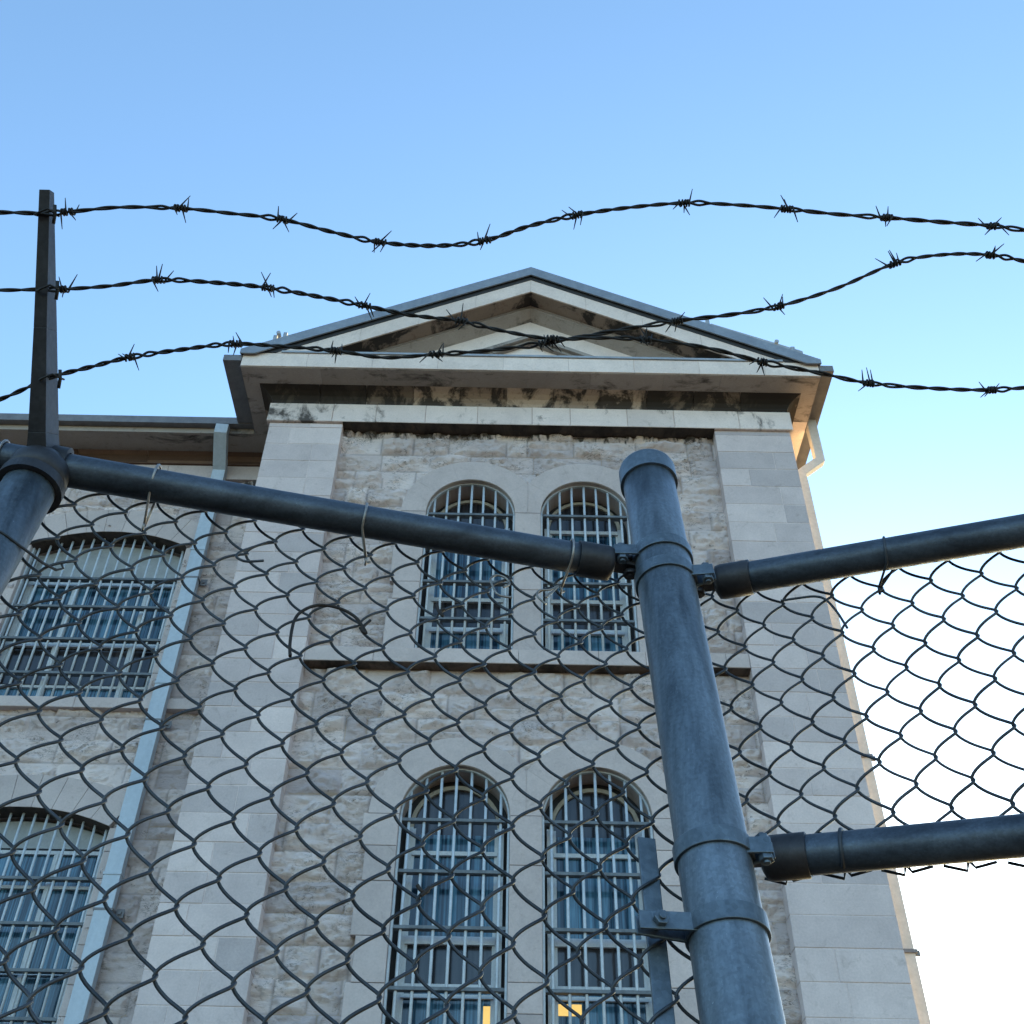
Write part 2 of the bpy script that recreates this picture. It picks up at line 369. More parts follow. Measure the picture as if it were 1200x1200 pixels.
# paired window surrounds
XM = (UC[0][0]+UC[1][0])/2
SY = 12.085; YG = 12.20; YW = 12.44
def surround(p, seed):
    rs = random.Random(seed); mb = MB(); z0, zs, lo = p['z0'], p['zs'], p['lo']
    R = .655; RO_ = 1.02; D = 12.62
    T = lambda: min(1, max(0, rs.gauss(.5, .2)))
    for s, (xc, hw) in zip((-1, 1), UC):
        z = z0; k = 0
        hs = [.62, .42, .86, .30, .75, .40, .9, .5, .5]
        while z < zs-.001:                                   # outer jamb blocks
            h = hs[(k+seed) % len(hs)]; e = min(z+h, zs)
            if zs-e < .2: e = zs
            ext = .36+(0 if k % 2 else .06)
            xa, xb = (xc-hw-ext, xc-hw) if s < 0 else (xc+hw, xc+hw+ext)
            mb.block(xa, xb, SY+rs.uniform(0, .004), D, z+.003, e-.003, T(), .005); z = e; k += 1
        n = 5
        for i in range(n):                                   # voussoirs
            a0 = math.pi*i/n; a1 = math.pi*(i+1)/n; pts_o = []; pts_i = []
            for q in range(7):
                a = a0+.0008+(a1-a0-.0016)*q/6
                cl = lambda x: min(x, XM-.002) if s < 0 else max(x, XM+.002)
                pts_i.append((xc+R*math.cos(a), zs+R*math.sin(a)))
                xo = cl(xc+RO_*math.cos(a)); pts_o.append((xo, zs+RO_*math.sin(a)))
            t = .5+rs.uniform(-.06, .06); v = [(x, SY, z) for x, z in pts_i+pts_o]+[(x, D, z) for x, z in pts_i+pts_o]; f = []
            for q in range(6):
                f += [(q, q+7, q+8, q+1), (q+14, q+15, q+22, q+21), (q, q+1, q+15, q+14), (q+7, q+21, q+22, q+8)]
            f += [(0, 14, 21, 7), (6, 13, 27, 20)]
            mb.add(v, f, t)
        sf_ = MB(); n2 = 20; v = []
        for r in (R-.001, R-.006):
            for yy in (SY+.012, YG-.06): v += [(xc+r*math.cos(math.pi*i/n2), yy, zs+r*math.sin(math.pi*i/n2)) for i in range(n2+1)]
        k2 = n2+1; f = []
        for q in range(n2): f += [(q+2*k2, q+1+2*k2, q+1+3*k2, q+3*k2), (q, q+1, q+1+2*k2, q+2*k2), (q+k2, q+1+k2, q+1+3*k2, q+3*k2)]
        sf_.add(v, f, .5); obj('arch_soffit_shade', sf_, M['soffit'], B)  # thin dark sheet, paints the shade under the round arch
    z = z0; k = 0                                            # mullion pier
    while z < zs-.001:
        e = min(z+[1.05, .46, .32, 1.3, .6][k % 5], zs)
        if zs-e < .2: e = zs
        mb.block(UC[0][0]+.655, UC[1][0]-.655, SY+.002, D, z+.003, e-.003, T(), .004); z = e; k += 1
    mb.prism([(XM-.1, zs+.1), (XM+.1, zs+.1), (XM+.06, zs+.6), (XM-.06, zs+.6)], SY+.012, SY+.3, .5)
    return obj('window_surround', mb, M['trim'], B)
surround(pairs[0], 2); surround(pairs[1], 5)
# sill course of the upper pair
sb = MB()
x = XL1+.001
for k, w in enumerate([.9, .8, 1.1, 1.05, .62, .55, .5, .6]):
    e = min(x+w, XR0-.001); sb.block(x+.002, e-.002, 12.0+.012, 12.6, 8.03, 8.25, [.7,.55,.8,.6,.5,.75,.3,.6][k], .005); x = e
    if x >= XR0-.01: break
obj('sill_course', sb, M['trim'], B)
sg = MB(); sg.box(XL1+.003, XR0-.003, 12.02, 12.21, 8.022, 8.029, .9); obj('sill_soffit_shade', sg, M['grime_shade'], B)  # dark slab that paints in the shade beneath the sill
sb = MB(); sb.block(XL1+.002, XR0-.002, 12.012, 12.6, 1.98, 2.2, .6); obj('sill_course', sb, M['trim'], B)

# ------------------------------------------------------------------ windows (frame, panes) and bar grilles
def arch_z(xc, hw, zs, R, x):        # opening height at x; R None = segmental given by rise
    dx = abs(x-xc)
    if R[0] == 'round': return zs+math.sqrt(max(0, hw*hw-dx*dx))
    rise = R[1]; rad = (hw*hw+rise*rise)/(2*rise); return zs+rise-rad+math.sqrt(max(0, rad*rad-dx*dx))
def emptypart(name, parent, label=None):
    o = bpy.data.objects.new(name, None); C.objects.link(o); o.parent = parent; o.empty_display_size = .05
    ORG[o.name] = ORG[parent.name]
    if label: o['label'] = label
    return o
def make_window(xc, hw, z0, zs, R, yw, rails, zones, mull=(), lamp=None, solid_top=None):
    fr = MB(); n = 24
    # sash rim following the opening
    pts = []
    ins = .10 if R[0] == 'round' else .06
    t = .05
    def outline(d):
        h = hw-d
        if R[0] == 'round': return [(xc+h*math.cos(math.pi*i/n), zs+h*math.sin(math.pi*i/n)) for i in range(n+1)]
        rr = ('seg', R[1]); return [(xc+h-2*h*i/n, arch_z(xc, hw, zs, R, xc+h-2*h*i/n)-d) for i in range(n+1)]
    o_, i_ = outline(ins), outline(ins+t)
    v = [(x, yw, z) for x, z in o_+i_]+[(x, yw+.07, z) for x, z in o_+i_]; f = []; k = n+1
    for q in range(n):
        f += [(q, q+1, q+1+k, q+k), (q+k, q+k+1, q+3*k+1, q+3*k), (q, q+2*k, q+2*k+1, q+1)]
    fr2 = MB(); fr2.add(v, f, .5)
    for s in (-1, 1):
        xa = xc+s*(hw-ins+.03); xb = xc+s*(hw-ins-t)
        fr.box(min(xa, xb), max(xa, xb), yw, yw+.07, z0, zs if R[0] == 'round' else zs, .5)
        fr.box(min(xb, xb-s*.03), max(xb, xb-s*.03), yw+.02, yw+.06, z0, zs-.01, .5)
    for (a, b) in rails:
        fr.box(xc-hw+ins+t, xc+hw-ins-t, yw-.012, yw+.05, a, b, .5)
    for (x, a, b) in mull:
        fr.box(x-.045, x+.045, yw-.006, yw+.055, a, b, .5); fr.box(x-.015, x+.015, yw-.02, yw-.008, a, b, .5)
    w = obj('window', fr, M['sash'], B)
    obj('arch_frame', fr2, M['sash_arch'] if R[0] == 'round' else M['sash'], w)
    # panes
    for (a, b, mt) in zones:
        pn = MB(); zb = b
        if b is None:
            pts = [(xc-hw+ins, a), (xc+hw-ins, a)]+[p for p in outline(ins) if p[1] > a]
            pn.prism(pts, yw+.035, yw+.045)
        else: pn.box(xc-hw+ins, xc+hw-ins, yw+.035, yw+.045, a, b)
        obj('pane', pn, M[mt], w)
    if solid_top is not None:
        pn = MB(); pts = [(xc-hw+ins, solid_top), (xc+hw-ins, solid_top)]+[p for p in outline(ins) if p[1] > solid_top]
        pn.prism(pts, yw-.004, yw+.03); obj('infill_board', pn, M['panel'], w)
    if lamp:
        lm = MB(); lm.box(lamp[0], lamp[1], yw+.027, yw+.034, lamp[2], lamp[3]); obj('lit_lamp', lm, M['lamp'], w)
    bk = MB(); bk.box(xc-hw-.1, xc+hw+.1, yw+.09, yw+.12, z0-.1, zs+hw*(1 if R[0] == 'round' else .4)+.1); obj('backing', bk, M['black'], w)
    return w
def make_grille(xc, hw, z0, zs, R, yg, nb, zx, rad=.018):
    fr = MB(); e = .018
    for s in (-1, 1):
        xa = xc+s*(hw-.004); xb = xc+s*(hw-.03); fr.box(min(xa,xb), max(xa,xb), yg-.05, yg+.03, z0, zs, .5)
    n = 24
    if R[0] == 'round':
        v = []
        for r in (hw-.004, hw-.024):
            for yy in (yg-.03, yg+.02): v += [(xc+r*math.cos(math.pi*i/n), yy, zs+r*math.sin(math.pi*i/n)) for i in range(n+1)]
        k = n+1; f = []
        for q in range(n): f += [(q, q+1, q+1+2*k, q+2*k), (q+2*k, q+2*k+1, q+3*k+1, q+3*k), (q, q+k, q+k+1, q+1)]
        fr.add(v, f, .5)
    fr.box(xc-hw+.004, xc+hw-.004, yg-.03, yg+.02, z0+.001, z0+.022, .5)
    gr = obj('window_grille', fr, M['bars'], B)
    zx = [z for z in zx if z > z0]
    for z in zx:
        b = MB(); top = arch_z(xc, hw, zs, R, xc-hw*.999)
        b.box(xc-hw+.03, xc+hw-.03, yg-.045, yg+.045, z-.022, z+.016); obj('crossbar', b, M['xbars'], gr, bevel=.002)
    for i in range(nb):
        x = xc-hw+2*hw*(i+.5)/nb if R[0] == 'seg' else xc-hw+2*hw*(i+.62)/(nb+.24)
        zt = arch_z(xc, hw, zs, R, x)-.015; jx = random.uniform(-.004, .004)
        b = MB(); b.tube([(x+jx, yg, z0), (x+jx*.5, yg, (z0+zt)/2), (x+random.uniform(-.003,.003), yg, zt)], rad, 8, tone=.5)
        obj('bar', b, M['bars'], gr)
RR = ('round',)
up_r = [(zY(690,706,YW)-.03, zY(690,706,YW)+.03), (zY(690,741,YW)-.035, zY(690,741,YW)+.035), (8.28, 8.36)]
for xc, hw in UC:
    r1, r2 = up_r[0], up_r[1]
    make_window(xc, hw, 8.25, 10.72, RR, YW, [(10.62, 10.68)]+up_r, [(10.68, None, 'glass_dark'), (r1[1], 10.62, 'glass'), (r2[1], r1[0], 'glass_dark'), (8.36, r2[0], 'glass')])
    make_grille(xc, hw, 8.25, 10.72, RR, YG, 7, [z*YG/12.3 for z in (10.83, 10.18, 9.565, 8.92)])
lr = [zY(530,1001,YW), zY(530,1103,YW), zY(530,1156,YW), zY(530,1168,YW)]
for (xc, hw), lp in zip(UC, (None, None)):
    la = zY(570,1176,YW) if xc < 0 else zY(665,1176,YW)
    lamp = (onY(566,1190,YW).x, onY(576,1190,YW).x, la-.34, la-.02) if xc < 0 else (onY(651,1184,YW).x, onY(682,1184,YW).x, la-.12, la)
    make_window(xc, hw, 2.2, 5.94, RR, YW, [(lr[0]-.02, lr[0]+.03), (lr[1]-.04, lr[1]+.05), (lr[2]-.02, lr[2]+.02), (lr[3]-.02, lr[3]+.02)],
                [(5.86, None, 'glass_dark'), (lr[0], 5.86, 'glass'), (lr[1], lr[0], 'glass'), (lr[2], lr[1], 'glass_dark'), (2.2, lr[2], 'glass')], lamp=lamp)
    make_grille(xc, hw, 2.2, 5.94, RR, YG, 7, [z*YG/12.3 for z in (5.955, 5.32, 4.67, 4.01, 3.37, 2.73)])
# wing windows
WG = WY+.07; WW = WY+.22
wing_x = [onY(222,727,WG), ]
h_up = [zY(100,679,WG), zY(100,712,WG), zY(100,750,WG), zY(100,790,WG)]
h_lo = [zY(50,1030,WG), zY(50,1083,WG), zY(50,1138,WG), zY(50,1195,WG)]
for w, hx, k in zip(wing_win, (h_up, h_lo), (0, 1)):
    xc = (w['x0']+w['x1'])/2; hw = (w['x1']-w['x0'])/2; R = ('seg', w['rise'])
    ms = (xc-.02, xc+.62)
    if k == 0:
        rl = [(hx[0]-.02, hx[0]+.04), (zY(100,757,WW)-.03, zY(100,757,WW)+.04), (zY(60,805,WW)-.02, zY(60,805,WW)+.02), (w['z0'], w['z0']+.06)]
        zn = [(hx[0], None, 'glass'), (rl[1][0], hx[0], 'glass'), (rl[2][0], rl[1][0], 'glass_dark'), (w['z0'], rl[2][0], 'glass')]; st = hx[0]+.06
        mu = [(xc-.42, w['z0'], hx[0]), (xc+.72, w['z0'], hx[0])]
    else:
        t0 = zY(60,1000,WW); rl = [(t0-.02, t0+.03), (zY(40,1040,WW)-.02, zY(40,1040,WW)+.02), (zY(40,1141,WW)-.02, zY(40,1141,WW)+.03), (w['z0'], w['z0']+.06)]
        zn = [(rl[1][0], t0, 'glass'), (rl[2][0], rl[1][0], 'glass'), (w['z0'], rl[2][0], 'glass')]; st = t0+.06
        mu = [(xc+.55, w['z0'], t0), (xc-.55, w['z0'], t0)]
    make_window(xc, hw, w['z0'], w['zs'], R, WW, rl, zn, mull=mu, solid_top=st)
    make_grille(xc, hw, w['z0'], w['zs'], R, WG, 15, hx, .0185)
    # head voussoirs and jambs
    mb = MB(); rise = w['rise']; rad = (hw*hw+rise*rise)/(2*rise); cz = w['zs']+rise-rad; am = math.asin(hw/rad); n = 9
    for i in range(n):
        a0 = -am+2*am*i/n+.001; a1 = -am+2*am*(i+1)/n-.001; q0 = []
        sk0 = (a0/am)*.10; sk1 = (a1/am)*.10
        P = [(xc+rad*math.sin(a0), cz+rad*math.cos(a0)), (xc+rad*math.sin(a1), cz+rad*math.cos(a1)),
             (xc+(rad+.46)*math.sin(a1)+sk1, cz+(rad+.46)*math.cos(a1)), (xc+(rad+.46)*math.sin(a0)+sk0, cz+(rad+.46)*math.cos(a0))]
        mb.prism(P, WY-.10, WY+.5, random.uniform(.3, .75))
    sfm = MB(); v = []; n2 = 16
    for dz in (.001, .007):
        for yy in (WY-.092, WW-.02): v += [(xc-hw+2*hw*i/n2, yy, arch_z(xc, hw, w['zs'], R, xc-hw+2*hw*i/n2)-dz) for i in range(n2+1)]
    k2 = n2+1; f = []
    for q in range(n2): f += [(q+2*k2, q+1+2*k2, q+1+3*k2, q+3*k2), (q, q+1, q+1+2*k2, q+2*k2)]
    sfm.add(v, f, .4); obj('arch_soffit_shade', sfm, M['grime_shade'], B)  # shade under the wing arch head, painted as a dark sheet
    for s in (-1, 1):
        z = w['z0']; kk = 0
        while z < w['zs']-.01:
            e = min(z+CH*(1 if kk % 2 else 1.3), w['zs']); xa = xc+s*hw; xb = xc+s*(hw+(.12 if kk % 2 else .2))
            mb.block(min(xa,xb), max(xa,xb), WY-.055, WY+.5, z+.003, e-.003, random.uniform(.3,.7), .006); z = e; kk += 1
    mb.box(xc-hw-.2, xc-hw, WY+.1, WY+.5, w['z0']-.1, w['zs']+.3, .5)
    obj('window_surround', mb, M['trim'], B)
    sl = MB(); z1 = w['z0']; x = -10.2; e1 = -4.35
    while x < e1:
        e = min(x+random.uniform(.8, 1.3), e1); sl.block(x+.002, e-.002, WY-.14, WY+.5, z1-.17, z1-.001, random.uniform(.4,.8), .006); x = e
    obj('window_sill', sl, M['trim'], B)

# ------------------------------------------------------------------ entablature
bd = MB(); x = XL0-.05; xe = XR1+.05; k = 0
while x < xe-.01:
    e = min(x+[1.02, .68, .78, .82, .86, .6, .9, .74][k % 8], xe)
    if xe-e < .3: e = xe
    bd.block(x+.002, e-.002, 11.95, 12.5, ZT+.004, 12.84, random.uniform(.4, .9), .008); x = e; k += 1
bs2 = MB(); bs2.box(XL1+.003, XR0-.003, 11.956, 12.2, ZT-.004, ZT+.002, .2); obj('band_soffit', bs2, M['grime_shade'], B)
bd.box(XL0-.05, XL0+.3, 12.501, 13.6, ZT+.004, 12.84, .5); bd.box(XR1-.3, XR1+.05, 12.501, 30, ZT+.004, 12.84, .5)
obj('band_course', bd, M['band'], B)
# flaring frieze round three sides (cavetto)
FZ = 13.09
def frieze_ring(mb, xl, xr, yf, yb_l, yb_r, prof, tones):
    for (d0, z0), (d1, z1) in zip(prof[:-1], prof[1:]):
        # front, split into blocks
        n = 11; 
        for i in range(n):
            fa = i/n; fb = (i+1)/n; g_ = .005
            xa0 = xl-d0+(xr-xl+2*d0)*fa+g_; xb0 = xl-d0+(xr-xl+2*d0)*fb-g_; xa0 = xl+(xr-xl)*fa+g_ if i else xl-d0; xb0 = xl+(xr-xl)*fb-g_ if i < n-1 else xr+d0; xa1 = xa0 if i else xl-d1; xb1 = xb0 if i < n-1 else xr+d1
            mb.add([(xa0, yf-d0, z0), (xb0, yf-d0, z0), (xb1, yf-d1, z1), (xa1, yf-d1, z1)], [(0,1,2,3)], tones[i])
        mb.add([(xl-d0, yb_l, z0), (xl-d0, yf-d0, z0), (xl-d1, yf-d1, z1), (xl-d1, yb_l, z1)], [(0,1,2,3)], .5)
        mb.add([(xr+d0, yf-d0, z0), (xr+d0, yb_r, z0), (xr+d1, yb_r, z1), (xr+d1, yf-d1, z1)], [(0,1,2,3)], .5)
fz = MB(); prof = [(.0, 12.842), (.012, 12.93), (.05, 13.0), (.12, 13.05), (.215, FZ-.002)]
frieze_ring(fz, XL0-.02, XR1+.02, 11.985, 13.5, 30, prof, [.05, .0, .25, .75, .5, .85, .6, .8, .2, .3, .0])
fz.box(XL0+.0, XR1-.0, 11.992, 12.4, 12.842, 12.95, 1.0); fz.box(XL0+.0, XR1-.0, 11.972, 12.4, 12.951, 13.02, 1.0); fz.box(XL0, XR1, 11.928, 12.4, 13.021, FZ-.01, 1.0)
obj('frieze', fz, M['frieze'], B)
# cornice slab
YF = 11.43; CXL, CXR = -4.30, 4.80; CT = 13.41
cn = MB(); x = CXL; k = 0
while x < CXR-.01:
    e = min(x+[1.25, .95, 1.1, 1.2, 1.0, 1.15, .9, 1.2][k % 8], CXR)
    if CXR-e < .4: e = CXR
    cn.block(x+.0015, e-.0015, YF+random.uniform(0,.004), 12.4, FZ, CT-.02, random.uniform(.3, .8), .006); x = e; k += 1
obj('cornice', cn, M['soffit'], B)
cf = MB(); x = CXL-.002
for k in range(9):
    e = min(x+1.03, CXR+.002); cf.block(x+.001, e-.001, YF-.018, YF-.001, FZ+.012, CT, random.uniform(.3, .8), .004); x = e
obj('cornice_fascia', cf, M['cream'], B)
cs = MB(); cs.box(CXL, XL0+.2, 12.402, 13.6, FZ, FZ+.12, .3); cs2 = MB(); cs2.box(XR1-.2, CXR, 12.402, 30, FZ, FZ+.12, .9); obj('side_soffit', cs2, M['cream'], B)  # right soffit in paler stone than the left, boosting its golden bounce light
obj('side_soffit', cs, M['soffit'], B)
# raking cornice
AZ = 15.71; SL = .5; RXL, RXR = CXL-.04, CXR+.04
def chevron(mb, y0, y1, t, b, base=CT, half=None, tone=.5, segs=1):
    hwid = (RXR-RXL)/2 if half is None else half
    for s in (-1, 1):
        ht = hwid; hb = min(hwid, (AZ-b-base)/SL)
        top = lambda d: AZ-t-SL*d
        bot = lambda d: max(base, AZ-b-SL*d)
        ds = [hwid*i/segs for i in range(segs+1)]
        if hb < hwid: ds = sorted(set([d for d in ds if abs(d-hb) > .05]+[hb]))
        for d0, d1 in zip(ds[:-1], ds[1:]):
            if top(d1) < base+.004: d1 = (AZ-t-base)/SL-.002
            if d1 <= d0: continue
            g_ = .0015 if segs > 1 else 0
            P = [(XC+s*(d0+g_), bot(d0)), (XC+s*(d1-g_), bot(d1)), (XC+s*(d1-g_), max(top(d1), bot(d1)+.001)), (XC+s*(d0+g_), top(d0))]
            if s < 0: P = P[::-1]
            mb.prism(P, y0, y1, tone if segs == 1 else random.uniform(.3, .8))
rf = MB(); chevron(rf, YF-.06, 30, 0, .06, base=13.30); obj('roof', rf, M['roof'], B)
for s in (-1, 1): pass
re_ = MB(); chevron(re_, YF-.085, YF-.06, -.012, .20, base=13.33); obj('roof_edge', re_, M['roof'], B)
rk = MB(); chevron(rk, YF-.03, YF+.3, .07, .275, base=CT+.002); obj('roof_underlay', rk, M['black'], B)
rc = MB(); chevron(rc, YF-.02, YF+.28, .277, .59, base=CT+.003, segs=5); obj('raking_cornice', rc, M['cream'], B)
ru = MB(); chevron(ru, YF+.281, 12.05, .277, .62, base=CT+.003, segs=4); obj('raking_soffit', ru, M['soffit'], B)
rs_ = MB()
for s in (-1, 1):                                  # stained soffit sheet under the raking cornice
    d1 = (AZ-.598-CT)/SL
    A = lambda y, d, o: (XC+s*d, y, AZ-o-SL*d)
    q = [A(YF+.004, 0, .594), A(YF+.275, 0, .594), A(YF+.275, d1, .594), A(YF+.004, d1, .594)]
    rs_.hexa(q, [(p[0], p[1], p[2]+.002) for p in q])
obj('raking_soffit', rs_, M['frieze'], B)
bm_ = MB()
for s in (-1, 1):                                  # sloping bed moulding
    d1 = (AZ-.80-CT)/SL
    A = lambda y, d, o: (XC+s*d, y, AZ-o-SL*d)
    bm_.hexa([A(11.72, 0, .622), A(11.72, 0, .66), A(11.90, 0, .80), A(11.90, 0, .622)], [A(11.72, d1, .622), A(11.72, d1, .66), A(11.90, d1, .80), A(11.90, d1, .622)], .5)
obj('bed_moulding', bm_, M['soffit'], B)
ty = MB(); h = (AZ-.7-CT)/SL
ty.prism([(XC-h, CT), (XC+h, CT), (XC, AZ-.7)], 11.90, 12.2, .7); obj('tympanum', ty, M['cream'], B)
# little gabled hood inside the tympanum
hd = MB(); hx = 1.28; hz = 14.42
for s in (-1, 1):
    for (y0, a, b, sp) in ((11.76, 0, .075, 0), (11.82, .076, .135, 0)):
        P = [(XC+.0, hz-a), (XC+s*hx, hz-a-.5*hx), (XC+s*hx, hz-b-.5*hx), (XC, hz-b)]
        if s > 0: P = P[::-1]
        hd.prism(P, y0, 11.90, .3)
obj('gable_hood', hd, M['soffit'], B)
fl = MB(); fl.box(-3.70, 4.25, YF-.04, YF+.02, CT+.004, CT+.045); obj('flashing', fl, M['flash'], B)
# gutters
def gutter(mb, x0, x1, y0, y1, z0=13.22, z1=13.35):
    t = .006
    mb.box(x0, x1, y0, y1, z0, z0+t); mb.box(x0, x0+t, y0, y1, z0+t, z1); mb.box(x1-t, x1, y0, y1, z0+t, z1)
    mb.box(x0+t, x1-t, y0, y0+t, z0+t, z1); mb.box(x0+t, x1-t, y1-t, y1, z0+t, z1)
gl = MB(); gutter(gl, -4.60, CXL-.012, YF-.02, 12.92); obj('gutter', gl, M['gutter'], B)
gr_ = MB(); gutter(gr_, CXR+.012, 5.03, YF-.02, 30); obj('gutter', gr_, M['gutter'], B)
fb = MB(); fb.box(CXL-.012, CXL-.002, YF, 12.92, FZ-.004, 13.35); fb.box(CXR+.002, CXR+.012, YF, 30, FZ-.004, 13.35); obj('side_fascia', fb, M['gutter'], B)
# wing eaves
wg = MB(); gutter(wg, -18, -4.30, 12.78, 12.90, 13.20, 13.35); obj('gutter', wg, M['gutter'], B)
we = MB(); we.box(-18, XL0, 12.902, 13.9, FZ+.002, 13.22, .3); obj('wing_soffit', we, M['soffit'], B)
wf = MB()
for i in range(12):
    x0 = -18+i*1.18; x1 = x0+1.174
    for (d0, z0), (d1, z1) in zip([(.0, 12.87), (.02, 12.97), (.06, 13.05), (.13, FZ)][:-1], [(.02, 12.97), (.06, 13.05), (.13, FZ)]):
        wf.add([(x0, 13.47-d0, z0), (x1, 13.47-d0, z0), (x1, 13.47-d1, z1), (x0, 13.47-d1, z1)], [(0,1,2,3)], random.random())
wf.box(-18, XL0, 13.50, 13.9, 12.87, FZ, .4); wf.box(-18, XL0-.0, 13.40, 13.47, 12.855, 12.868, .4)
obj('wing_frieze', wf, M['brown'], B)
wbd = MB(); x = -10.2
while x < XL0-.02:
    e = min(x+random.uniform(.8, 1.2), XL0-.01); wbd.block(x+.002, e-.002, 13.44, 13.9, 12.55, 12.854, random.uniform(.4,.8)); x = e
obj('wing_band', wbd, M['trim'], B)
wr = MB(); wr.hexa([(-18, 12.86, 13.352), (-4.5, 12.86, 13.352), (-4.5, 12.86, 13.38), (-18, 12.86, 13.38)], [(-18, 19, 16.4), (-4.5, 19, 16.4), (-4.5, 19, 16.43), (-18, 19, 16.43)])
obj('wing_roof', wr, M['roof'], B)
# downpipes
PX = -4.90
dl = MB(); dl.bbox_tube([(PX+.05, 12.84, 13.2), (PX+.04, 12.86, 13.05), (PX, 13.36, 12.66), (PX, 13.37, 12.4), (PX, 13.37, -1.6)], .215, .13)
dp = obj('downpipe', dl, M['pipe'], B, bevel=.006)
jn = MB()
for z in (10.9, 8.45, 5.65, 2.8): jn.box(PX-.115, PX+.115, 13.295, 13.445, z, z+.035); 
obj('pipe_joint', jn, M['pipe'], dp)
for z in (10.35, 7.85, 5.2, 2.4):
    br = MB(); br.box(PX-.12, PX+.12, 13.30, 13.47, z, z+.03); br.box(PX+.12, PX+.22, 13.44, 13.45, z-.04, z+.07); br.box(PX+.15, PX+.19, 13.42, 13.44, z-.005, z+.035); obj('pipe_bracket', br, M['gutter'], dp)
dr = MB(); zk = zY(960,541,12.5)
dr.bbox_tube([(4.89, 12.52, 13.22), (4.89, 12.52, zk+.02), (4.54, 12.52, zk-.28), (4.54, 12.52, zk-.5), (4.54, 12.52, -1.6)], .155, .13)
dpr = obj('downpipe', dr, M['pipe_beige'], B, bevel=.006)
for z in (7.0, 4.55, 2.2):
    br = MB(); br.box(4.33, 4.64, 12.43, 12.61, z, z+.04); br.box(4.64, 4.69, 12.50, 12.53, z-.01, z+.05); obj('pipe_bracket', br, M['gutter'], dpr)
# snow rails on the roof slopes
for s, y in ((1, 11.385), (-1, 11.385)):
    sr = MB()
    for d in ((2.9, 4.2) if s > 0 else (3.95, 4.1)):
        sr.box(XC+s*d-.03, XC+s*d+.03, y-.02, y+.05, AZ-SL*d-.01, AZ-SL*d+.14)
    d = 4.0 if s > 0 else 4.02
    sr.tube([(XC+s*d-.04, y-.04, AZ-SL*d+.15), (XC+s*d-.04, y+.2, AZ-SL*d+.16)], .035, 10)
    if s > 0:
        q = [(XC+2.95, y, AZ-SL*2.95+.05), (XC+4.35, y, AZ-SL*4.35+.05), (XC+4.35, y, AZ-SL*4.35+.13), (XC+2.95, y, AZ-SL*2.95+.09)]
        sr.hexa(q, [(p[0], p[1]+.03, p[2]) for p in q])
    obj('snow_guard', sr, M['flash'], B)

# ------------------------------------------------------------------ fences
NL = Vector((-.215,.955,-.203)).normalized(); NR = Vector((.364,.925,-.107)).normalized()
OL, OFL = .8496, .8787; OR_, OFR = 1.061, 1.09
HL = Vector((.975,.2195,0)).normalized(); 
def post_axis(z): return Vector((.195+(1.006-z)*.0185, 1.128-(1.006-z)*.1764, z))
# big terminal post
PT = thing('fence_post', 'thick blue-grey steel terminal post with a rim cap where the two fences meet', 'post', tuple(post_axis(GZ)))
pa = post_axis(1.0)-post_axis(0); pax = pa.normalized()
def pz_for(py):
    lo, hi = .2, 1.2
    for _ in range(40):
        mid = (lo+hi)/2; a = post_axis(mid); d = a.y*math.cos(TH)+a.z*math.sin(TH); u = F*a.x/d; v = F*(a.y*math.sin(TH)-a.z*math.cos(TH))/d
        y = 600+u*math.sin(RO)+v*math.cos(RO)
        if y > py: lo = mid
        else: hi = mid
    return (lo+hi)/2
r0 = .0365
mb = MB(); zt = 1.075
mb.tube([post_axis(GZ+(zt-GZ)*i/24) for i in range(25)], r0, 40); obj('pipe', mb, M['post'], PT)
def ring(center, axis, ri, ro, h, n=48, ear=None):
    mb = MB(); axis = axis.normalized(); a = axis.orthogonal().normalized(); b = axis.cross(a); vs = []
    for k in range(n):
        an = 2*math.pi*k/n; d = a*math.cos(an)+b*math.sin(an)
        for r, hh in ((ri, -h/2), (ro, -h/2), (ro, h/2), (ri, h/2)): vs.append(center+d*r+axis*hh)
    fs = []
    for k in range(n):
        m2 = (k+1) % n
        for q in range(4): fs.append((k*4+q, m2*4+q, m2*4+(q+1) % 4, k*4+(q+1) % 4))
    mb.add(vs, fs); return mb
cp = ring(post_axis(zt+.006), pax, .0300, .0405, .030)
cp.tube([post_axis(zt+.020), post_axis(zt+.026), post_axis(zt+.036), post_axis(zt+.040)], .0405, 40, rf=[1, .96, .6, .1])
obj('post_cap', cp, M['band_steel'], PT)
def bolt(mb, p, axis, r=.0045, l=.035):
    axis = axis.normalized(); mb.tube([p-axis*l/2, p+axis*l/2], r, 10); mb.tube([p+axis*(l*.22), p+axis*(l*.42)], r*2.0, 6); mb.tube([p-axis*(l*.42), p-axis*(l*.24)], r*2.1, 6)
def band(py, side, length, name='brace_band', w=.018, nrm_bolt=False):
    z = pz_for(py); c = post_axis(z); mb = ring(c, pax, r0+.0003, r0+.0032, w)
    if side:
        bax = nrm_bolt
        d = (-HL if side < 0 else Vector((NR.y, -NR.x, 0)).normalized())
        nrm = d.cross(pax).normalized()
        e0 = c+d*(r0-.004); e1 = c+d*(r0+length)
        for s in (-1, 1):
            q = lambda p, hh, tt: p+pax*hh+nrm*tt
            t0 = s*.0035; t1 = s*.0062
            mb.hexa([q(e0, -w/2, t0*2.6), q(e0, w/2, t0*2.6), q(e1, w/2, t0), q(e1, -w/2, t0)],
                    [q(e0, -w/2, t1*2), q(e0, w/2, t1*2), q(e1, w/2, t1), q(e1, -w/2, t1)])
        bolt(mb, c+d*(r0+length*.62), nrm if bax else pax, .0036, .034)
    return obj(name, mb, M['band_steel'], PT, bevel=.0006)
